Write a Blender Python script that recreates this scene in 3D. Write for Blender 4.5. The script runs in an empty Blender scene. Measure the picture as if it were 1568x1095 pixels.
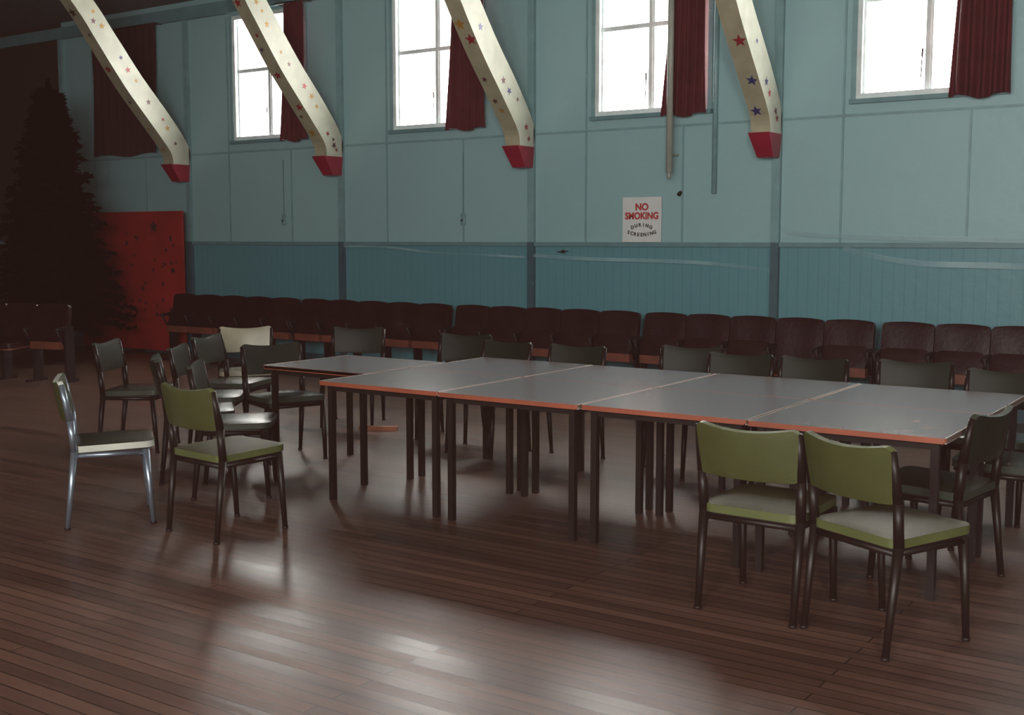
import bpy, math, random
from mathutils import Vector, Matrix
random.seed(7)
scene = bpy.context.scene
scene.view_settings.view_transform = 'Standard'
# gentle faded-print tone curve (lifted warm blacks)
vs_ = scene.view_settings; vs_.use_curve_mapping = True
for ci, lift in ((0, .0145), (1, .0068), (2, .0056)):
    cv = vs_.curve_mapping.curves[ci]; cv.points[0].location = (0, lift); cv.points[-1].location = (1, 1)
vs_.curve_mapping.update()

# ---------------------------------------------------------------- materials
def mat(name, col, rough=0.5, metal=0.0, noise=0.12, nscale=6.0, bump=0.0, bscale=60.0, spec=0.5, coat=0.0, coatr=0.1):
    m = bpy.data.materials.new(name); m.use_nodes = True
    nt = m.node_tree; b = nt.nodes['Principled BSDF']
    tc = nt.nodes.new('ShaderNodeTexCoord')
    n = nt.nodes.new('ShaderNodeTexNoise'); n.inputs['Scale'].default_value = nscale; n.inputs['Detail'].default_value = 4
    nt.links.new(tc.outputs['Object'], n.inputs['Vector'])
    r = nt.nodes.new('ShaderNodeValToRGB')
    r.color_ramp.elements[0].position = .3; r.color_ramp.elements[1].position = .7
    r.color_ramp.elements[0].color = (*[c*(1-noise) for c in col], 1)
    r.color_ramp.elements[1].color = (*[min(1, c*(1+noise)) for c in col], 1)
    nt.links.new(n.outputs['Fac'], r.inputs['Fac']); nt.links.new(r.outputs['Color'], b.inputs['Base Color'])
    b.inputs['Roughness'].default_value = rough; b.inputs['Metallic'].default_value = metal
    b.inputs['Specular IOR Level'].default_value = spec
    b.inputs['Coat Weight'].default_value = coat; b.inputs['Coat Roughness'].default_value = coatr
    if bump:
        n2 = nt.nodes.new('ShaderNodeTexNoise'); n2.inputs['Scale'].default_value = bscale
        nt.links.new(tc.outputs['Object'], n2.inputs['Vector'])
        bp = nt.nodes.new('ShaderNodeBump'); bp.inputs['Strength'].default_value = bump; bp.inputs['Distance'].default_value = .01
        nt.links.new(n2.outputs['Fac'], bp.inputs['Height']); nt.links.new(bp.outputs['Normal'], b.inputs['Normal'])
    return m

M_frame = mat('black_enamel_tube', (.009, .006, .005), .4, spec=.25)
M_chrome = mat('dull_chrome_tube', (.24, .29, .35), .3, .7)
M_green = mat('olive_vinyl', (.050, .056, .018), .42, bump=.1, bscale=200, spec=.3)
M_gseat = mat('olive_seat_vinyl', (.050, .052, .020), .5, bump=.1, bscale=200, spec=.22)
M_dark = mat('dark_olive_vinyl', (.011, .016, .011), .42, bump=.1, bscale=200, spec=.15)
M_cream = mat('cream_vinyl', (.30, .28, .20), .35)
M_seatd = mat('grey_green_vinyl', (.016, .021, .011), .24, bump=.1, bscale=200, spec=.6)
M_pipe_l = mat('light_piping', (.085, .10, .035), .35)
M_pipe_w = mat('white_piping', (.50, .52, .46), .35)
M_pipe_g = mat('grey_piping', (.03, .04, .03), .35, spec=.3)
M_ttop = mat('laminate_tabletop', (.27, .205, .205), .18, noise=.18, nscale=3, bump=.04, bscale=6, spec=1.0)
M_tedge = mat('orange_timber_edging', (.24, .058, .028), .5)
M_tseam = mat('pale_laminate_edging', (.45, .38, .35), .4)
M_maroon = mat('maroon_leatherette', (.016, .0048, .0055), .42, noise=.3, bump=.25, bscale=25, spec=.22)
M_ply = mat('red_plywood', (.17, .05, .030), .5, noise=.3)
M_iron = mat('cast_iron', (.010, .006, .006), .5, spec=.3)
M_curt = mat('maroon_curtain_cloth', (.070, .004, .009), .85, noise=.25)
M_curtb = mat('brown_curtain_cloth', (.028, .006, .005), .9, noise=.25)
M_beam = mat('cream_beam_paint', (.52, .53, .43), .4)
M_beamu = mat('cream_beam_soffit_shaded', (.34, .32, .22), .45)  # same cream as the sides, underside shade put into the colour
M_red = mat('red_paint', (.26, .010, .03), .45)
M_pot = mat('dark_tub', (.02, .008, .006), .6)
M_sred = mat('star_red', (.26, .02, .03), .5)
M_sblue = mat('star_blue', (.03, .03, .13), .5)
M_sgold = mat('star_gold', (.34, .18, .03), .5)
M_sbrn = mat('star_brown', (.08, .03, .03), .5)
M_white = mat('white_window_paint', (.62, .68, .68), .5)
M_signw = mat('sign_white', (.60, .62, .62), .5, noise=.05)
M_tred = mat('sign_red_ink', (.40, .03, .03), .6)
M_tblk = mat('sign_black_ink', (.03, .03, .03), .6)
M_pipe1 = mat('cream_pipe_paint', (.30, .32, .28), .5)
M_trim = mat('blue_trim_paint', (.11, .22, .24), .4)
M_trimd = mat('dark_blue_trim_paint', (.045, .10, .125), .4)
M_batten = mat('light_blue_trim_paint', (.165, .30, .315), .4)
M_panel = mat('red_board_paint', (.30, .016, .014), .6, noise=.2, nscale=2)
M_panelm = mat('board_dark_mark', (.04, .008, .01), .7)
M_ceil = mat('ceiling_paint', (.07, .08, .08), .7)
M_brown = mat('brown_wall_paint', (.025, .016, .014), .7)
M_plain = mat('plain_wall_paint', (.22, .24, .21), .7)
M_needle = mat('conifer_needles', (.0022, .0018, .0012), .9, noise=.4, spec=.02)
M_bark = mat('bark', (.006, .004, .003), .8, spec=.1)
M_wood = mat('orange_timber', (.30, .09, .03), .5)
M_glass = bpy.data.materials.new('window_glass'); M_glass.use_nodes = True
_b = M_glass.node_tree.nodes['Principled BSDF']
_b.inputs['Base Color'].default_value = (1, 1, 1, 1); _b.inputs['Roughness'].default_value = .0
_b.inputs['Transmission Weight'].default_value = 1; _b.inputs['IOR'].default_value = 1.05

M_streak = bpy.data.materials.new('light_streak_tint'); M_streak.use_nodes = True  # pale see-through colour for the light streaks on the wall
_nt = M_streak.node_tree; _b = _nt.nodes['Principled BSDF']
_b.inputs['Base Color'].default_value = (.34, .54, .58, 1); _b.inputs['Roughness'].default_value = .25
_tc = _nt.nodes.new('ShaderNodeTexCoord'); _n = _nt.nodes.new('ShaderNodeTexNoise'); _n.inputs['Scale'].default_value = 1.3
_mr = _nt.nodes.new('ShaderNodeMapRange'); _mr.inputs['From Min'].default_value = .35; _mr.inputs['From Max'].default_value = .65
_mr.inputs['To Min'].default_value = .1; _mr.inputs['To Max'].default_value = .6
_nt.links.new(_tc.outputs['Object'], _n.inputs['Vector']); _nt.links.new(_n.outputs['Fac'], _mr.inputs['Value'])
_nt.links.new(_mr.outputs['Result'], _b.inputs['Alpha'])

def wall_material():
    m = bpy.data.materials.new('two_tone_hall_wall_paint'); m.use_nodes = True
    nt = m.node_tree; b = nt.nodes['Principled BSDF']; L = nt.links
    g = nt.nodes.new('ShaderNodeNewGeometry'); s = nt.nodes.new('ShaderNodeSeparateXYZ')
    L.new(g.outputs['Position'], s.inputs[0])
    n = nt.nodes.new('ShaderNodeTexNoise'); n.inputs['Scale'].default_value = 1.2; n.inputs['Detail'].default_value = 6
    L.new(g.outputs['Position'], n.inputs['Vector'])
    up = nt.nodes.new('ShaderNodeMix'); up.data_type = 'RGBA'
    up.inputs[6].default_value = (.228, .392, .415, 1); up.inputs[7].default_value = (.258, .428, .445, 1)
    lo = nt.nodes.new('ShaderNodeMix'); lo.data_type = 'RGBA'
    lo.inputs[6].default_value = (.084, .228, .268, 1); lo.inputs[7].default_value = (.10, .263, .30, 1)
    L.new(n.outputs['Fac'], up.inputs[0]); L.new(n.outputs['Fac'], lo.inputs[0])
    md = nt.nodes.new('ShaderNodeMath'); md.operation = 'PINGPONG'; md.inputs[1].default_value = .05
    L.new(s.outputs['X'], md.inputs[0])
    lt = nt.nodes.new('ShaderNodeMath'); lt.operation = 'LESS_THAN'; lt.inputs[1].default_value = .005
    L.new(md.outputs[0], lt.inputs[0])
    gr = nt.nodes.new('ShaderNodeMix'); gr.data_type = 'RGBA'; gr.inputs[7].default_value = (.03, .11, .14, 1)
    ml = nt.nodes.new('ShaderNodeMath'); ml.operation = 'MULTIPLY'; ml.inputs[1].default_value = .28
    L.new(lt.outputs[0], ml.inputs[0]); L.new(ml.outputs[0], gr.inputs[0]); L.new(lo.outputs[2], gr.inputs[6])
    gt = nt.nodes.new('ShaderNodeMath'); gt.operation = 'GREATER_THAN'; gt.inputs[1].default_value = 1.52
    L.new(s.outputs['Z'], gt.inputs[0])
    mx = nt.nodes.new('ShaderNodeMix'); mx.data_type = 'RGBA'
    L.new(gt.outputs[0], mx.inputs[0]); L.new(gr.outputs[2], mx.inputs[6]); L.new(up.outputs[2], mx.inputs[7])
    lx = nt.nodes.new('ShaderNodeMath'); lx.operation = 'LESS_THAN'; lx.inputs[1].default_value = -15.2
    L.new(s.outputs['X'], lx.inputs[0])
    mb = nt.nodes.new('ShaderNodeMix'); mb.data_type = 'RGBA'; mb.inputs[7].default_value = (.04, .028, .026, 1)  # far-left end turned dark brown, light falloff put into the colour
    L.new(lx.outputs[0], mb.inputs[0]); L.new(mx.outputs[2], mb.inputs[6])
    L.new(mb.outputs[2], b.inputs['Base Color'])
    b.inputs['Roughness'].default_value = .42
    bp = nt.nodes.new('ShaderNodeBump'); bp.inputs['Strength'].default_value = .25; bp.inputs['Distance'].default_value = .01
    n2 = nt.nodes.new('ShaderNodeTexNoise'); n2.inputs['Scale'].default_value = 12
    L.new(g.outputs['Position'], n2.inputs['Vector']); L.new(n2.outputs['Fac'], bp.inputs['Height']); L.new(bp.outputs['Normal'], b.inputs['Normal'])
    return m
M_wall = wall_material()

def floor_material():
    m = bpy.data.materials.new('worn_polished_floorboards'); m.use_nodes = True
    nt = m.node_tree; b = nt.nodes['Principled BSDF']; L = nt.links
    g = nt.nodes.new('ShaderNodeNewGeometry')
    br = nt.nodes.new('ShaderNodeTexBrick'); br.inputs['Scale'].default_value = 1
    br.inputs['Brick Width'].default_value = 2.7; br.inputs['Row Height'].default_value = .07
    br.inputs['Mortar Size'].default_value = .0035; br.inputs['Mortar Smooth'].default_value = .3; br.inputs['Bias'].default_value = 0
    br.inputs['Color1'].default_value = (0, 0, 0, 1); br.inputs['Color2'].default_value = (1, 1, 1, 1)
    br.inputs['Mortar'].default_value = (0, 0, 0, 1)
    L.new(g.outputs['Position'], br.inputs['Vector'])
    cm = nt.nodes.new('ShaderNodeMix'); cm.data_type = 'RGBA'
    cm.inputs[6].default_value = (.072, .035, .025, 1); cm.inputs[7].default_value = (.130, .066, .046, 1)
    L.new(br.outputs['Color'], cm.inputs[0])
    cg = nt.nodes.new('ShaderNodeMix'); cg.data_type = 'RGBA'; cg.inputs[7].default_value = (.018, .009, .008, 1)
    L.new(br.outputs['Fac'], cg.inputs[0]); L.new(cm.outputs[2], cg.inputs[6])
    mp = nt.nodes.new('ShaderNodeMapping'); mp.inputs['Scale'].default_value = (.6, 6, 1)
    L.new(g.outputs['Position'], mp.inputs['Vector'])
    n = nt.nodes.new('ShaderNodeTexNoise'); n.inputs['Scale'].default_value = 1.6; n.inputs['Detail'].default_value = 8; n.inputs['Roughness'].default_value = .65
    L.new(mp.outputs[0], n.inputs['Vector'])
    rp = nt.nodes.new('ShaderNodeMapRange'); rp.inputs['From Min'].default_value = .3; rp.inputs['From Max'].default_value = .7
    rp.inputs['To Min'].default_value = .65; rp.inputs['To Max'].default_value = 1.4
    L.new(n.outputs['Fac'], rp.inputs['Value'])
    mu = nt.nodes.new('ShaderNodeVectorMath'); mu.operation = 'SCALE'
    L.new(cg.outputs[2], mu.inputs[0]); L.new(rp.outputs[0], mu.inputs['Scale'])
    L.new(mu.outputs[0], b.inputs['Base Color'])
    n3 = nt.nodes.new('ShaderNodeTexNoise'); n3.inputs['Scale'].default_value = 1.2; n3.inputs['Detail'].default_value = 2
    mp3 = nt.nodes.new('ShaderNodeMapping'); mp3.inputs['Scale'].default_value = (.7, 2.0, 1)
    L.new(g.outputs['Position'], mp3.inputs['Vector']); L.new(mp3.outputs[0], n3.inputs['Vector'])
    rr = nt.nodes.new('ShaderNodeMapRange'); rr.inputs['From Min'].default_value = .2; rr.inputs['From Max'].default_value = .8
    rr.inputs['To Min'].default_value = .28; rr.inputs['To Max'].default_value = .37
    L.new(n3.outputs['Fac'], rr.inputs['Value'])
    pb = nt.nodes.new('ShaderNodeMath'); pb.operation = 'MULTIPLY_ADD'; pb.inputs[1].default_value = .06
    L.new(br.outputs['Color'], pb.inputs[0]); L.new(rr.outputs[0], pb.inputs[2]); L.new(pb.outputs[0], b.inputs['Roughness'])
    nb = nt.nodes.new('ShaderNodeTexNoise'); nb.inputs['Scale'].default_value = 2.2; nb.inputs['Detail'].default_value = 2
    mpb = nt.nodes.new('ShaderNodeMapping'); mpb.inputs['Scale'].default_value = (.5, 7, 1)
    L.new(g.outputs['Position'], mpb.inputs['Vector']); L.new(mpb.outputs[0], nb.inputs['Vector'])
    bp = nt.nodes.new('ShaderNodeBump'); bp.inputs['Strength'].default_value = .2; bp.inputs['Distance'].default_value = .006
    L.new(nb.outputs['Fac'], bp.inputs['Height'])
    bp2 = nt.nodes.new('ShaderNodeBump'); bp2.invert = True; bp2.inputs['Strength'].default_value = .3; bp2.inputs['Distance'].default_value = .0025
    L.new(br.outputs['Fac'], bp2.inputs['Height']); L.new(bp.outputs['Normal'], bp2.inputs['Normal'])
    L.new(bp2.outputs['Normal'], b.inputs['Normal'])
    b.inputs['Specular IOR Level'].default_value = .62
    return m
M_floor = floor_material()

# ---------------------------------------------------------------- mesh builder
class MB:
    def __init__(s): s.v = []; s.f = []; s.m = []; s.sm = []; s.mats = []
    def mi(s, m):
        if m not in s.mats: s.mats.append(m)
        return s.mats.index(m)
    def add(s, vs, fs, m, smooth=False, M=None):
        o = len(s.v); k = s.mi(m)
        s.v += [tuple(M @ Vector(p)) if M else tuple(p) for p in vs]
        for f in fs: s.f.append([o+i for i in f]); s.m.append(k); s.sm.append(smooth)
    def box(s, x0, x1, y0, y1, z0, z1, m, M=None):
        vs = [(x0,y0,z0),(x1,y0,z0),(x1,y1,z0),(x0,y1,z0),(x0,y0,z1),(x1,y0,z1),(x1,y1,z1),(x0,y1,z1)]
        s.add(vs, [(0,3,2,1),(4,5,6,7),(0,1,5,4),(1,2,6,5),(2,3,7,6),(3,0,4,7)], m, False, M)
    def tube(s, p, q, r, m, n=8, r2=None, M=None, cap=True):
        p, q = Vector(p), Vector(q); d = (q-p).normalized(); r2 = r if r2 is None else r2
        a = Vector((1,0,0)) if abs(d.x) < .8 else Vector((0,1,0)); u = d.cross(a).normalized(); w = d.cross(u)
        vs = []
        for c, rr in ((p, r), (q, r2)):
            for i in range(n):
                t = 2*math.pi*(i+.5)/n; vs.append(c+u*math.cos(t)*rr+w*math.sin(t)*rr)
        fs = [(i, (i+1) % n, n+(i+1) % n, n+i) for i in range(n)]
        if cap: fs += [tuple(range(n))[::-1], tuple(range(n, 2*n))]
        s.add(vs, fs, m, n > 5, M)
    def panel(s, w, h, t, m, M, r=.03, curve=0, puff=.008, nx=10, mside=None, dome=0.0):
        rows = []
        k = 4
        for i in range(k+1): rows.append(-h/2 + r*(1-math.cos(math.pi/2*i/k)))
        for i in range(1, 5): rows.append(-h/2+r+(h-2*r)*i/5)
        for i in range(k+1): rows.append(h/2 - r*(1-math.sin(math.pi/2*i/k)) if i < k else h/2)
        rows = sorted(set(round(z, 6) for z in rows))
        F = []; B = []
        for z in rows:
            e = abs(z)-(h/2-r); hw = w/2 if e <= 0 else w/2-r+math.sqrt(max(0, r*r-e*e)); q = abs(z)/(h/2)
            for j in range(nx+1):
                a = -1+2*j/nx; x = a*hw; c = curve*(x/(w/2))**2; pf = puff*(1-a**4)*(1-q**4)
                zz = z + dome*(1-a*a)*(z/h+.5)
                F.append((x, -t/2-pf+c, zz)); B.append((x, t/2+pf+c, zz))
        R = len(rows); W = nx+1
        ff = [(i*W+j, i*W+j+1, (i+1)*W+j+1, (i+1)*W+j) for i in range(R-1) for j in range(nx)]
        s.add(F, ff, m, True, M); s.add(B, [f[::-1] for f in ff], m, True, M)
        ring = [j for j in range(W)] + [i*W+nx for i in range(1, R)] + [(R-1)*W+j for j in range(nx-1, -1, -1)] + [i*W for i in range(R-2, 0, -1)]
        N = len(ring); vs = [F[i] for i in ring]+[B[i] for i in ring]
        s.add(vs, [(i, N+i, N+(i+1) % N, (i+1) % N) for i in range(N)], mside or m, True, M)
    def mesh(s, name):
        me = bpy.data.meshes.new(name); me.from_pydata([tuple(v) for v in s.v], [], s.f)
        for m in s.mats: me.materials.append(m)
        me.polygons.foreach_set('material_index', s.m); me.polygons.foreach_set('use_smooth', s.sm); me.update(); return me
    def obj(s, name, loc=(0,0,0), rz=0):
        return place(s.mesh(name), name, loc, rz)
def place(me, name, loc=(0,0,0), rz=0):
    o = bpy.data.objects.new(name, me); scene.collection.objects.link(o); o.location = loc; o.rotation_euler = (0,0,rz); return o
T = Matrix.Translation
def R(a, ax): return Matrix.Rotation(math.radians(a), 4, ax)

WY = 10.7; TOP = 4.42; SILL = 2.84; WW = 1.27
XL, XR, YF = -17.5, 3.6, -3.6
WL = [-14.40, -11.62, -8.94, -6.22, -3.49, -0.76]
POSTS = [-15.2, -12.5, -9.76, -7.0, -4.22, -1.47, 1.27]

# ---------------------------------------------------------------- shell
b = MB(); b.box(XL-.2, XR+.2, YF-.2, WY+.2, -.1, 0, M_floor); b.obj('floor')
b = MB()
b.box(XL, XR, WY, WY+.15, 0, SILL, M_wall); b.box(XL, XR, WY, WY+.15, TOP, 4.75, M_wall)
xs = XL
for w in WL: b.box(xs, w, WY, WY+.15, SILL, TOP, M_wall); xs = w+WW
b.box(xs, XR, WY, WY+.15, SILL, TOP, M_wall)
b.obj('wall_back')
b = MB(); b.box(XL-.15, XL, YF, WY+.15, 0, 8.2, M_brown); b.obj('wall_left')
b = MB(); b.box(XR, XR+.15, YF, WY+.15, 0, 8.2, M_plain); b.obj('wall_right')
FW = [-9, -6.26, -3.52, -.78, 1.9]
b = MB(); b.box(XL, XR, YF-.15, YF, 0, 1.6, M_plain); b.box(XL, XR, YF-.15, YF, 4.3, 8.2, M_plain)
xs = XL
for w in FW: b.box(xs, w, YF-.15, YF, 1.6, 4.3, M_plain); xs = w+1.5
b.box(xs, XR, YF-.15, YF, 1.6, 4.3, M_plain); b.obj('wall_front')
# ceiling: pitched
ym = (WY+YF)/2
b = MB()
zr = 4.7+(WY-ym)*.42
for y0, z0, y1, z1 in ((WY+.15, 4.64, ym, zr), (YF-.15, 4.64, ym, zr)):
    vs = [(XL-.15,y0,z0),(XR+.15,y0,z0),(XR+.15,y1,z1),(XL-.15,y1,z1),(XL-.15,y0,z0+.12),(XR+.15,y0,z0+.12),(XR+.15,y1,z1+.12),(XL-.15,y1,z1+.12)]
    b.add(vs, [(0,3,2,1),(4,5,6,7),(0,1,5,4),(1,2,6,5),(2,3,7,6),(3,0,4,7)], M_ceil)
b.obj('ceiling')

# trims
b = MB(); b.box(XL, XR, WY-.035, WY, 1.50, 1.545, M_trim); b.obj('trim_1')
b = MB(); b.box(-15.2, XR, WY-.012, WY, 2.69, 2.712, M_batten)
for w in WL: b.box(w-.12, w-.10, WY-.010, WY, 1.545, TOP, M_batten); b.box(w+1.0, w+1.018, WY-.010, WY, 1.545, 2.69, M_batten)
b.obj('trim_2')
b = MB(); b.box(XL, XR, WY-.06, WY, TOP+.04, TOP+.2, M_trim); b.obj('trim_3')
b = MB(); b.box(XL, XR, WY-.02, WY, 0, .15, M_trimd); b.obj('baseboard_back')
for i, p in enumerate(POSTS):
    b = MB(); b.box(p-.04, p+.04, WY-.045, WY, 1.545, TOP+.04, M_batten); b.box(p-.04, p+.04, WY-.05, WY, 0, 1.545, M_trimd)
    b.obj('trim_%d' % (i+4))

# windows
for i, w in enumerate(WL):
    b = MB(); y0, y1 = WY-.03, WY+.1
    b.box(w-.05, w+WW+.05, WY-.05, WY+.13, SILL-.04, SILL, M_trim)      # sill
    b.box(w-.045, w, WY-.02, WY-.0, SILL, TOP, M_batten); b.box(w+WW, w+WW+.045, WY-.02, WY, SILL, TOP, M_batten)
    b.box(w, w+.045, y0+.02, y1, SILL, TOP, M_white); b.box(w+WW-.045, w+WW, y0+.02, y1, SILL, TOP, M_white)
    b.box(w+.045, w+WW-.045, y0+.02, y1, SILL, SILL+.05, M_white); b.box(w+.045, w+WW-.045, y0+.02, y1, TOP-.05, TOP, M_white)
    cx = w+WW/2-.02
    b.box(cx-.02, cx+.02, WY+.03, WY+.08, SILL+.05, TOP-.05, M_white)
    for x0, x1 in ((w+.045, cx-.02), (cx+.02, w+WW-.045)):
        b.box(x0, x1, WY+.03, WY+.08, 3.70, 3.745, M_white)
        b.box(x0, x0+.02, WY+.04, WY+.07, SILL+.05, TOP-.05, M_white)
    b.box(w+.045, w+WW-.045, WY+.052, WY+.056, SILL+.05, TOP-.05, M_glass)
    b.tube((cx-.05, WY+.02, 3.0), (cx-.045, WY+.025, 3.18), .005, M_iron); b.tube((cx-.045, WY+.025, 3.18), (cx-.045, WY+.025, 3.25), .008, M_iron)
    b.obj('window_%d' % (i+1))

# curtains
def curtain(name, xt0, xt1, xb0, xb1, z1, z0, y, m, folds):
    b = MB(); nx = folds*8; nz = 14; vs = []
    for k in range(nz+1):
        q = k/nz; z = z1+(z0-z1)*q; a0 = xt0+(xb0-xt0)*q**.8; a1 = xt1+(xb1-xt1)*q
        for j in range(nx+1):
            s = j/nx; amp = .022+.018*q
            vs.append((a0+(a1-a0)*s, y+amp*math.sin(2*math.pi*folds*s+.6*math.sin(3*q+j*.1))+.01*math.sin(5*q+7*s), z+(.02*math.sin(9*s) if k == nz else 0)))
    W = nx+1; fs = [(i*W+j, i*W+j+1, (i+1)*W+j+1, (i+1)*W+j) for i in range(nz) for j in range(nx)]
    b.add(vs, fs, m, True)
    b.tube((min(xt0,xb0)-.05, y, z1+.01), (xt1+.05, y, z1+.01), .012, M_iron)
    for xx in (min(xt0,xb0)-.03, xt1+.03): b.tube((xx, y, z1+.01), (xx, WY, z1+.01), .008, M_iron)
    b.obj(name)
offs = {1: (1.03, .93, 1.38), 2: (.95, .84, 1.38), 3: (.96, .81, 1.29), 4: (.93, .84, 1.34), 5: (.9, .8, 1.3)}
for i, w in enumerate(WL):
    if i == 0: curtain('curtain', w+.02, w+1.38, w+.02, w+1.36, TOP+.03, 2.74, WY-.11, M_curtb, 9)
    else:
        t0, b0, e = offs[i]; curtain('curtain', w+t0, w+e-.02, w+b0, w+e, TOP+.03, 2.79, WY-.11, M_curt, 5)

# arched roof beams with painted stars
def star(b, C, u, v, r, m, rot=0):
    vs = []
    for i in range(10):
        rr = r if i % 2 == 0 else r*.42; t = rot+math.pi*i/5+math.pi/2
        vs.append(C+u*math.cos(t)*rr+v*math.sin(t)*rr)
    vs.append(C); b.add(vs, [(i, (i+1) % 10, 10) for i in range(10)], m)
outer = [(10.655,2.56),(10.655,2.80),(10.36,3.18),(9.94,3.63),(9.52,4.14),(9.22,4.50),(8.55,5.15),(7.2,5.9),(5.6,6.5),(ym,6.95)]
inner = [(10.39,2.56),(10.35,2.72),(10.06,3.05),(9.66,3.49),(9.25,4.02),(8.98,4.36),(8.35,4.98),(7.1,5.7),(5.5,6.27),(ym,6.7)]
def refine(P, n=4):
    out = []
    for i in range(len(P)-1):
        p0 = P[max(i-1,0)]; p1 = P[i]; p2 = P[i+1]; p3 = P[min(i+2,len(P)-1)]
        for k in range(n):
            t = k/n
            out.append(tuple(.5*((2*p1[c])+(-p0[c]+p2[c])*t+(2*p0[c]-5*p1[c]+4*p2[c]-p3[c])*t*t+(-p0[c]+3*p1[c]-3*p2[c]+p3[c])*t**3) for c in (0,1)))
    out.append(P[-1]); return out
O, I = refine(outer), refine(inner)
for bi, p in enumerate(POSTS):
    if bi == 0: continue
    x0, x1 = p-.15, p+.04
    b = MB(); n = len(O)
    for full in (0, 1):
        f = (lambda y: y) if not full else (lambda y: 2*ym-y)
        vs = [(x1, f(y), z) for y, z in O]+[(x1, f(y), z) for y, z in I]
        b.add(vs, [(i, i+1, n+i+1, n+i) for i in range(n-1)], M_beam)
        vs = [(x0, f(y), z) for y, z in O]+[(x0, f(y), z) for y, z in I]
        b.add(vs, [(i, n+i, n+i+1, i+1) for i in range(n-1)], M_beam)
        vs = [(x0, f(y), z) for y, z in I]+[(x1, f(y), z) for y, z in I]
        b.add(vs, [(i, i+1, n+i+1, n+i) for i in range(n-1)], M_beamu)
        vs = [(x0, f(y), z) for y, z in O]+[(x1, f(y), z) for y, z in O]
        b.add(vs, [(i, n+i, n+i+1, i+1) for i in range(n-1)], M_beam)
        b.add([(x0,f(O[0][0]),O[0][1]),(x1,f(O[0][0]),O[0][1]),(x1,f(I[0][0]),I[0][1]),(x0,f(I[0][0]),I[0][1])], [(0,1,2,3)], M_beam)
    rnd = random.Random(bi*3+1); cols = [M_sred, M_sblue, M_sbrn, M_sgold, M_sred]
    for k in range(4, n-6):
        if k % 3 == (bi % 3) or k % 6 == 1:
            c = Vector(((x0+x1)/2+rnd.uniform(-.035,.035), I[k][0], I[k][1])); d = Vector((0, I[k+1][0]-I[k][0], I[k+1][1]-I[k][1])).normalized()
            nrm = Vector((1,0,0)).cross(d)
            if nrm.z > 0: nrm = -nrm
            mid = (Vector((0,I[k+1][0],I[k+1][1]))+Vector((0,I[k][0],I[k][1])))/2; c = Vector((c.x, mid.y, mid.z))+nrm*.004
            star(b, c, Vector((1,0,0)), d, rnd.choice([.035,.06,.07,.04]), rnd.choice(cols), rnd.uniform(-.3,.3))
    for k in range(2, n-6):
        if rnd.random() < .5:
            s = rnd.uniform(.35, .65); y = (O[k][0]*s+I[k][0]*(1-s)); z = (O[k][1]*s+I[k][1]*(1-s))
            star(b, Vector((x1+.003, y, z)), Vector((0,1,0)), Vector((0,0,1)), rnd.choice([.03,.045,.035]), rnd.choice(cols), rnd.uniform(0,1))
    for sgn in (0,1):
        f = (lambda y: y) if not sgn else (lambda y: 2*ym-y)
        vs = [(x0-.01,f(10.34),2.56),(x1+.01,f(10.34),2.56),(x1+.01,f(10.655),2.56),(x0-.01,f(10.655),2.56),
              (x0+.02,f(10.50),2.34),(x1-.01,f(10.50),2.34),(x1-.01,f(10.655),2.34),(x0+.02,f(10.655),2.34)]
        b.add(vs, [(0,1,2,3),(4,7,6,5),(0,4,5,1),(1,5,6,2),(2,6,7,3),(3,7,4,0)], M_red)
    b.obj('roof_beam')

# pipes
b = MB(); b.tube((-5.27, WY-.19, 2.23), (-5.27, WY-.19, 4.8), .032, M_pipe1, 14); b.tube((-5.27,WY-.19,2.23),(-5.27,WY-.19,2.17),.018,M_pipe1)
for z in (2.4, 4.5): b.box(-5.285, -5.255, WY-.16, WY, z, z+.02, M_pipe1)
b.tube((-5.23, WY-.005, 2.04), (-5.23, WY-.05, 2.02), .02, M_iron)
b.obj('vent_pipe')
b = MB(); b.tube((-4.86, WY-.03, 2.02), (-4.86, WY-.03, 4.42), .024, M_batten, 14); b.obj('conduit_pipe')

# wall fittings
for x, z in ((-10.75, 1.82), (-7.93, 1.8)):
    b = MB(); b.panel(.06, .14, .016, M_batten, T((x, WY-.016, z)), r=.02, puff=.004); b.tube((x, WY-.02, z), (x, WY-.05, z-.02), .008, M_iron)
    b.box(x-.005, x+.005, WY-.012, WY-.004, z+.07, z+.75, M_trim); b.obj('coat_hook')
b = MB(); b.box(-6.60, -6.57, WY-.055, WY-.036, 1.43, 1.46, M_iron); b.tube((-6.65,WY-.05,1.44),(-6.52,WY-.05,1.45),.005,M_iron); b.obj('wall_latch')

# sign
root = bpy.data.objects.new('no_smoking_sign', None); scene.collection.objects.link(root); root.location = (-5.655, WY-.02, 1.775)
b = MB(); b.box(-.222, .222, -.004, .006, -.228, .228, M_signw); o = b.obj('board'); o.parent = root
def text(s, x, z, size, m, rot=0, sx=1, off=.0015):
    c = bpy.data.curves.new('lettering', 'FONT'); c.body = s; c.size = size; c.align_x = 'CENTER'; c.align_y = 'CENTER'; c.extrude = .001; c.offset = off
    c.materials.append(m); o = bpy.data.objects.new('lettering', c); scene.collection.objects.link(o)
    o.parent = root; o.location = (x, -.006, z); o.rotation_euler = (math.pi/2, rot, 0); o.scale = (sx, 1, 1)
text('NO', 0, .125, .095, M_tred, off=.004); text('SMOKING', 0, .035, .095, M_tred, sx=.9, off=.004)
for word, z, w in (('DURING', -.055, .21), ('SCREENING', -.155, .30)):
    n = len(word)
    for i, ch in enumerate(word):
        q = i/(n-1)-.5
        text(ch, q*w, z-.10*q*q*(1 if word == 'DURING' else -1.0), .048, M_tblk, rot=.45*q*(1 if word == 'DURING' else -1), off=.0022)

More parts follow.
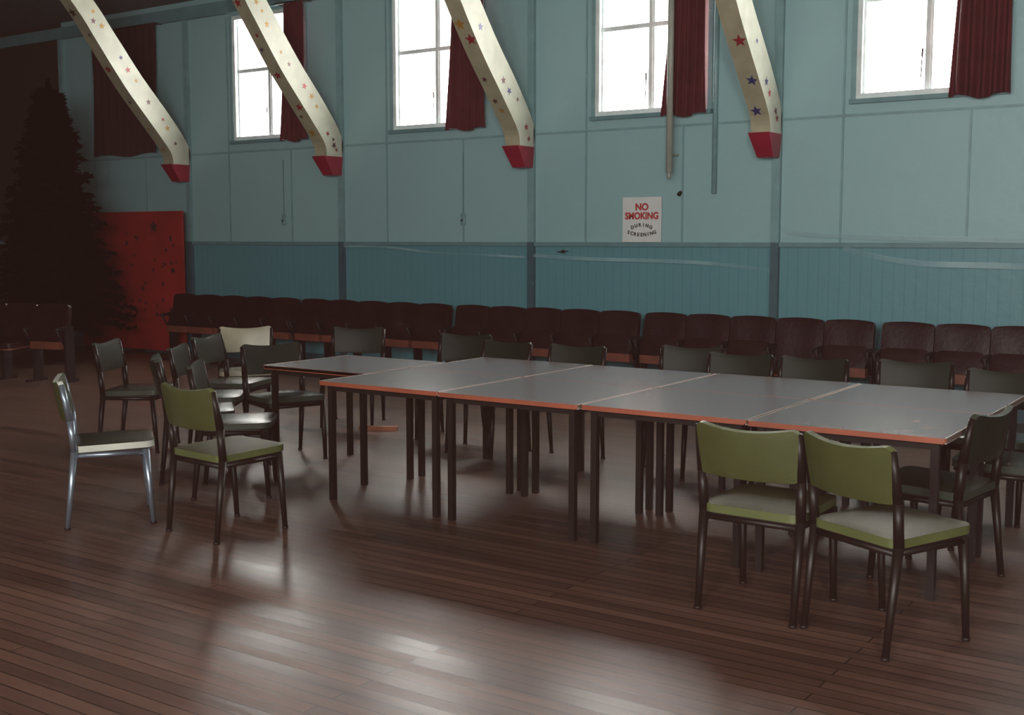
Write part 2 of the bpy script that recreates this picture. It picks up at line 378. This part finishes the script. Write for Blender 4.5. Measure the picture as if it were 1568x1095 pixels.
# light streaks along the wall, put in as pale sagging ribbons
def streak(pts, h):
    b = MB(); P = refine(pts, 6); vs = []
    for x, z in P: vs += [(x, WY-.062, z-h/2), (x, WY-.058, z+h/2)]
    b.add(vs, [(2*i, 2*i+2, 2*i+3, 2*i+1) for i in range(len(P)-1)], M_streak, True); b.obj('light_streak')
streak([(-4.15,1.69),(-4.0,1.63),(-3.2,1.59),(-2.2,1.57),(-1.5,1.54)], .045)
streak([(-3.55,1.49),(-3.2,1.41),(-2.8,1.36),(-2.2,1.35),(-1.55,1.33)], .05)
streak([(-6.95,1.40),(-6.3,1.37),(-5.6,1.36),(-4.9,1.34),(-4.25,1.28)], .035)
streak([(-9.7,1.49),(-9.0,1.48),(-8.3,1.42),(-7.6,1.40),(-7.05,1.38)], .022)

# red display board by the wall, dark marks on it
b = MB(); b.box(-14.6, -12.42, 10.46, 10.50, .06, 1.95, M_panel)
for x in (-14.5, -13.5, -12.52): b.box(x-.04, x+.04, 10.50, 10.54, 0, 1.9, M_iron); b.box(x-.03, x+.03, 10.42, 10.64, 0, .05, M_iron)
rnd = random.Random(4)
for k in range(46):
    x = rnd.uniform(-13.9, -12.5); z = rnd.uniform(.5, 1.65)
    star(b, Vector((x, 10.456, z)), Vector((1,0,0)), Vector((0,0,1)), rnd.uniform(.025,.045), M_panelm, rnd.uniform(0,2))
star(b, Vector((-12.98,10.455,1.74)), Vector((1,0,0)), Vector((0,0,1)), .10, M_panelm)
b.obj('red_display_board')

# ---------------------------------------------------------------- tables
def table_mesh(w, d):
    b = MB(); h = .73
    b.panel(w, d, .020, M_ttop, T((0,0,h-.010)) @ R(-90,'X'), r=.012, puff=0, mside=M_tedge)
    for sx in (-1,1):
        b.box(sx*(w/2-.004)-.004, sx*(w/2-.004)+.004, -d/2+.01, d/2-.01, h-.025, h+.0008, M_tseam)
        b.box(sx*(w/2-.06)-.012, sx*(w/2-.06)+.012, -d/2+.07, d/2-.07, h-.06, h-.020, M_frame)
    for sy in (-1,1):
        b.box(-w/2+.01, w/2-.01, sy*(d/2-.003)-.003, sy*(d/2-.003)+.003, h-.025, h-.001, M_tedge)
        b.box(-w/2+.05, w/2-.05, sy*(d/2-.06)-.012, sy*(d/2-.06)+.012, h-.06, h-.020, M_frame)
        for sx in (-1,1): b.box(sx*(w/2-.055)-.017, sx*(w/2-.055)+.017, sy*(d/2-.055)-.017, sy*(d/2-.055)+.017, 0, h-.020, M_frame)
    return b.mesh('meeting_table')
tm = table_mesh(.905, .85)
dy = [0, -.012, .008, -.004]
for i in range(4):
    for j in range(2):
        place(tm, 'meeting_table', (-4.435+i*.915+(.004 if j else 0), 5.545+dy[i]+j*.857, 0), 0)
place(tm, 'meeting_table', (-5.355, 5.975, 0), math.radians(-.3))

# ---------------------------------------------------------------- chairs
def chair_mesh(fr, back, seat, pip):
    b = MB(); r = .0185
    for s in (-1,1):
        b.tube((s*.215,-.235,0), (s*.218,-.185,.43), r*.75, fr, 8, r*1.15); b.tube((s*.218,-.185,.43), (s*.222,-.200,.60), r*1.15, fr, 8); b.tube((s*.222,-.200,.60), (s*.222,-.238,.80), r*1.15, fr, 8, r*.85)
        b.tube((s*.215,.215,0), (s*.212,.185,.425), r*.75, fr, 8, r*1.1)
        b.tube((s*.213,-.19,.405), (s*.212,.19,.405), r*.75, fr, 8)
        b.tube((s*.215,-.235,0), (s*.215,-.235,.012), .017, M_iron, 8); b.tube((s*.215,.215,0), (s*.215,.215,.012), .017, M_iron, 8)
    b.tube((-.213,.185,.40), (.213,.185,.40), r*.75, fr, 8); b.tube((-.215,-.185,.40), (.215,-.185,.40), r*.75, fr, 8)
    Ms = T((0,.015,.445)) @ R(1.5,'X') @ R(-90,'X')
    b.panel(.445,.44,.035, seat, Ms, r=.05, puff=.014, mside=pip, curve=0)
    b.panel(.43,.42,.012, M_iron, T((0,.015,.42)) @ R(-90,'X'), r=.04, puff=0)
    Mb = T((0,-.255,.70)) @ R(11,'X')
    b.panel(.455,.225,.028, back, Mb, r=.03, puff=.006, curve=.035, mside=pip, nx=14, dome=-.016)
    return b.mesh('stacking_chair')
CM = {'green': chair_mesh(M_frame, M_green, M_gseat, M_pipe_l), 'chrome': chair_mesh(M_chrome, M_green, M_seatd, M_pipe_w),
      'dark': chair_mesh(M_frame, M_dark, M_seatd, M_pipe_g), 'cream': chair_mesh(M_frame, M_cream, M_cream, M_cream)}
def chair(kind, x, y, head):
    place(CM[kind], 'stacking_chair', (x, y, 0), math.radians(head-90))
def chairb(kind, bx, by, head):
    a = math.radians(head); chair(kind, bx+.25*math.cos(a), by+.25*math.sin(a), head)
chair('green', -1.325, 4.62, 64); chair('green', -1.865, 4.72, 88)
chair('green', -4.80, 4.31, 84)
chair('chrome', -5.55, 4.12, 54)
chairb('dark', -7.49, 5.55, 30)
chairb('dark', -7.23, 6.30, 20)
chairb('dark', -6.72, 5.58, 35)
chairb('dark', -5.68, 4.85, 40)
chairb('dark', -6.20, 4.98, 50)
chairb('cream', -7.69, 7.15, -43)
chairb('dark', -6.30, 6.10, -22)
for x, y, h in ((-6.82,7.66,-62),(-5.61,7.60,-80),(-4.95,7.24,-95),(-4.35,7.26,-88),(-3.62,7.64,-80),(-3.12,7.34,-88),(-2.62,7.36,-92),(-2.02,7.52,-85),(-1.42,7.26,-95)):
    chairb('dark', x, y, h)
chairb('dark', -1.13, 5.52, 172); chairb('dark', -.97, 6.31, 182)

# ---------------------------------------------------------------- auditorium seats
def aud_mesh(n, down=()):
    b = MB(); p = .452; W = n*p
    for i in range(n):
        cx = -W/2+p*(i+.5)
        b.panel(p-.008, .46, .05, M_maroon, T((cx, .0, .625)) @ R(-8,'X'), r=.04, puff=.018, curve=-.02, dome=.012)
        if i in down:
            b.panel(p-.04, .40, .06, M_maroon, T((cx,-.22,.43)) @ R(-86,'X'), r=.06, puff=.015)
            b.panel(p-.04, .40, .014, M_ply, T((cx,-.22,.392)) @ R(-86,'X'), r=.06, puff=0)
        else:
            b.panel(p-.05, .22, .06, M_maroon, T((cx,-.10,.53)) @ R(-20,'X'), r=.06, puff=.012)
            b.box(cx-.20, cx+.20, -.17, -.05, .375, .455, M_ply)
        b.tube((cx-.2,-.06,.40),(cx+.2,-.06,.40),.012,M_iron)
    for i in range(n+1):
        x = -W/2+p*i
        b.box(x-.012, x+.012, -.10, .03, .02, .62, M_iron); b.box(x-.014, x+.014, -.22, .08, 0, .03, M_iron)
        b.panel(.05, .22, .03, M_iron, T((x,-.13,.60)) @ R(-85,'X'), r=.02, puff=.004)
        b.tube((x,-.10,.40),(x,-.22,.59),.012,M_iron)
    return b.mesh('auditorium_seat_row')
A0 = aud_mesh(5); A1 = aud_mesh(5, (3,)); A3 = aud_mesh(3, (1,))
for k, x in enumerate((-11.2, -8.89, -6.56, -4.24, -1.92, .42)):
    place(A1 if k == 3 else A0, 'auditorium_seat_row', (x, 10.24, 0), 0)
place(A3, 'auditorium_seat_row', (-11.9, 7.75, 0), math.radians(12))

# conifer
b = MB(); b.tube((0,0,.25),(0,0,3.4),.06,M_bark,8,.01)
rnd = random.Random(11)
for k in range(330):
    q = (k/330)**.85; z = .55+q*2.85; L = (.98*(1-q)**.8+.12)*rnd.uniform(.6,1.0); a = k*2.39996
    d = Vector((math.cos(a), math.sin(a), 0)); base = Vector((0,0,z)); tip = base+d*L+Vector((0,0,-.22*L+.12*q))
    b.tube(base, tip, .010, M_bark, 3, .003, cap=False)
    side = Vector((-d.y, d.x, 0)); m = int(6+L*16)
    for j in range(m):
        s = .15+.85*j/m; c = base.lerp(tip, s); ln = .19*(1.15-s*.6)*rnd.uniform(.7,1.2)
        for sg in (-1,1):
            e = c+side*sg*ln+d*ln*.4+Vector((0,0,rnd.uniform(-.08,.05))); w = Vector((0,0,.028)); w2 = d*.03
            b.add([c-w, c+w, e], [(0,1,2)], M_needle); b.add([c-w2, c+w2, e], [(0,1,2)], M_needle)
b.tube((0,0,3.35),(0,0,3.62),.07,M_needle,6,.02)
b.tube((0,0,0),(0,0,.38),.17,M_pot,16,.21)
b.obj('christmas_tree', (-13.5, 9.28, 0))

b = MB(); b.box(-.16,.16,-.03,.03,0,.035,M_wood); b.obj('timber_offcut', (-6.30,7.30,0), math.radians(30))

# ---------------------------------------------------------------- light
def area(name, loc, rot, sx, sy, power, col):
    l = bpy.data.lights.new(name, 'AREA'); l.shape = 'RECTANGLE'; l.size = sx; l.size_y = sy; l.energy = power; l.color = col
    o = bpy.data.objects.new(name, l); scene.collection.objects.link(o); o.location = loc; o.rotation_euler = rot
for i, w in enumerate(WL):
    if i == 0: continue
    area('daylight_window', (w+WW/2, WY+.32, (SILL+TOP)/2), (math.radians(-90),0,0), 1.7, 2.1, 400, (1,.965,.91))
pw = [0, 50, 175, 350, 430]
for w, p in zip(FW, pw):
    if p: area('daylight_front', (w+.75, YF-.05, 2.95), (math.radians(90),0,0), 1.4, 2.6, p, (1,.95,.89))

w = bpy.data.worlds.new('World'); scene.world = w; w.use_nodes = True
w.node_tree.nodes['Background'].inputs[0].default_value = (1,.97,.92,1); w.node_tree.nodes['Background'].inputs[1].default_value = 1.0

# ---------------------------------------------------------------- camera
c = bpy.data.cameras.new('camera'); c.lens = 41.1; c.sensor_width = 36; co = bpy.data.objects.new('camera', c); scene.collection.objects.link(co)
co.location = (0,0,1.58); co.rotation_euler = (math.radians(90-5.8), 0, math.radians(34.2)); scene.camera = co
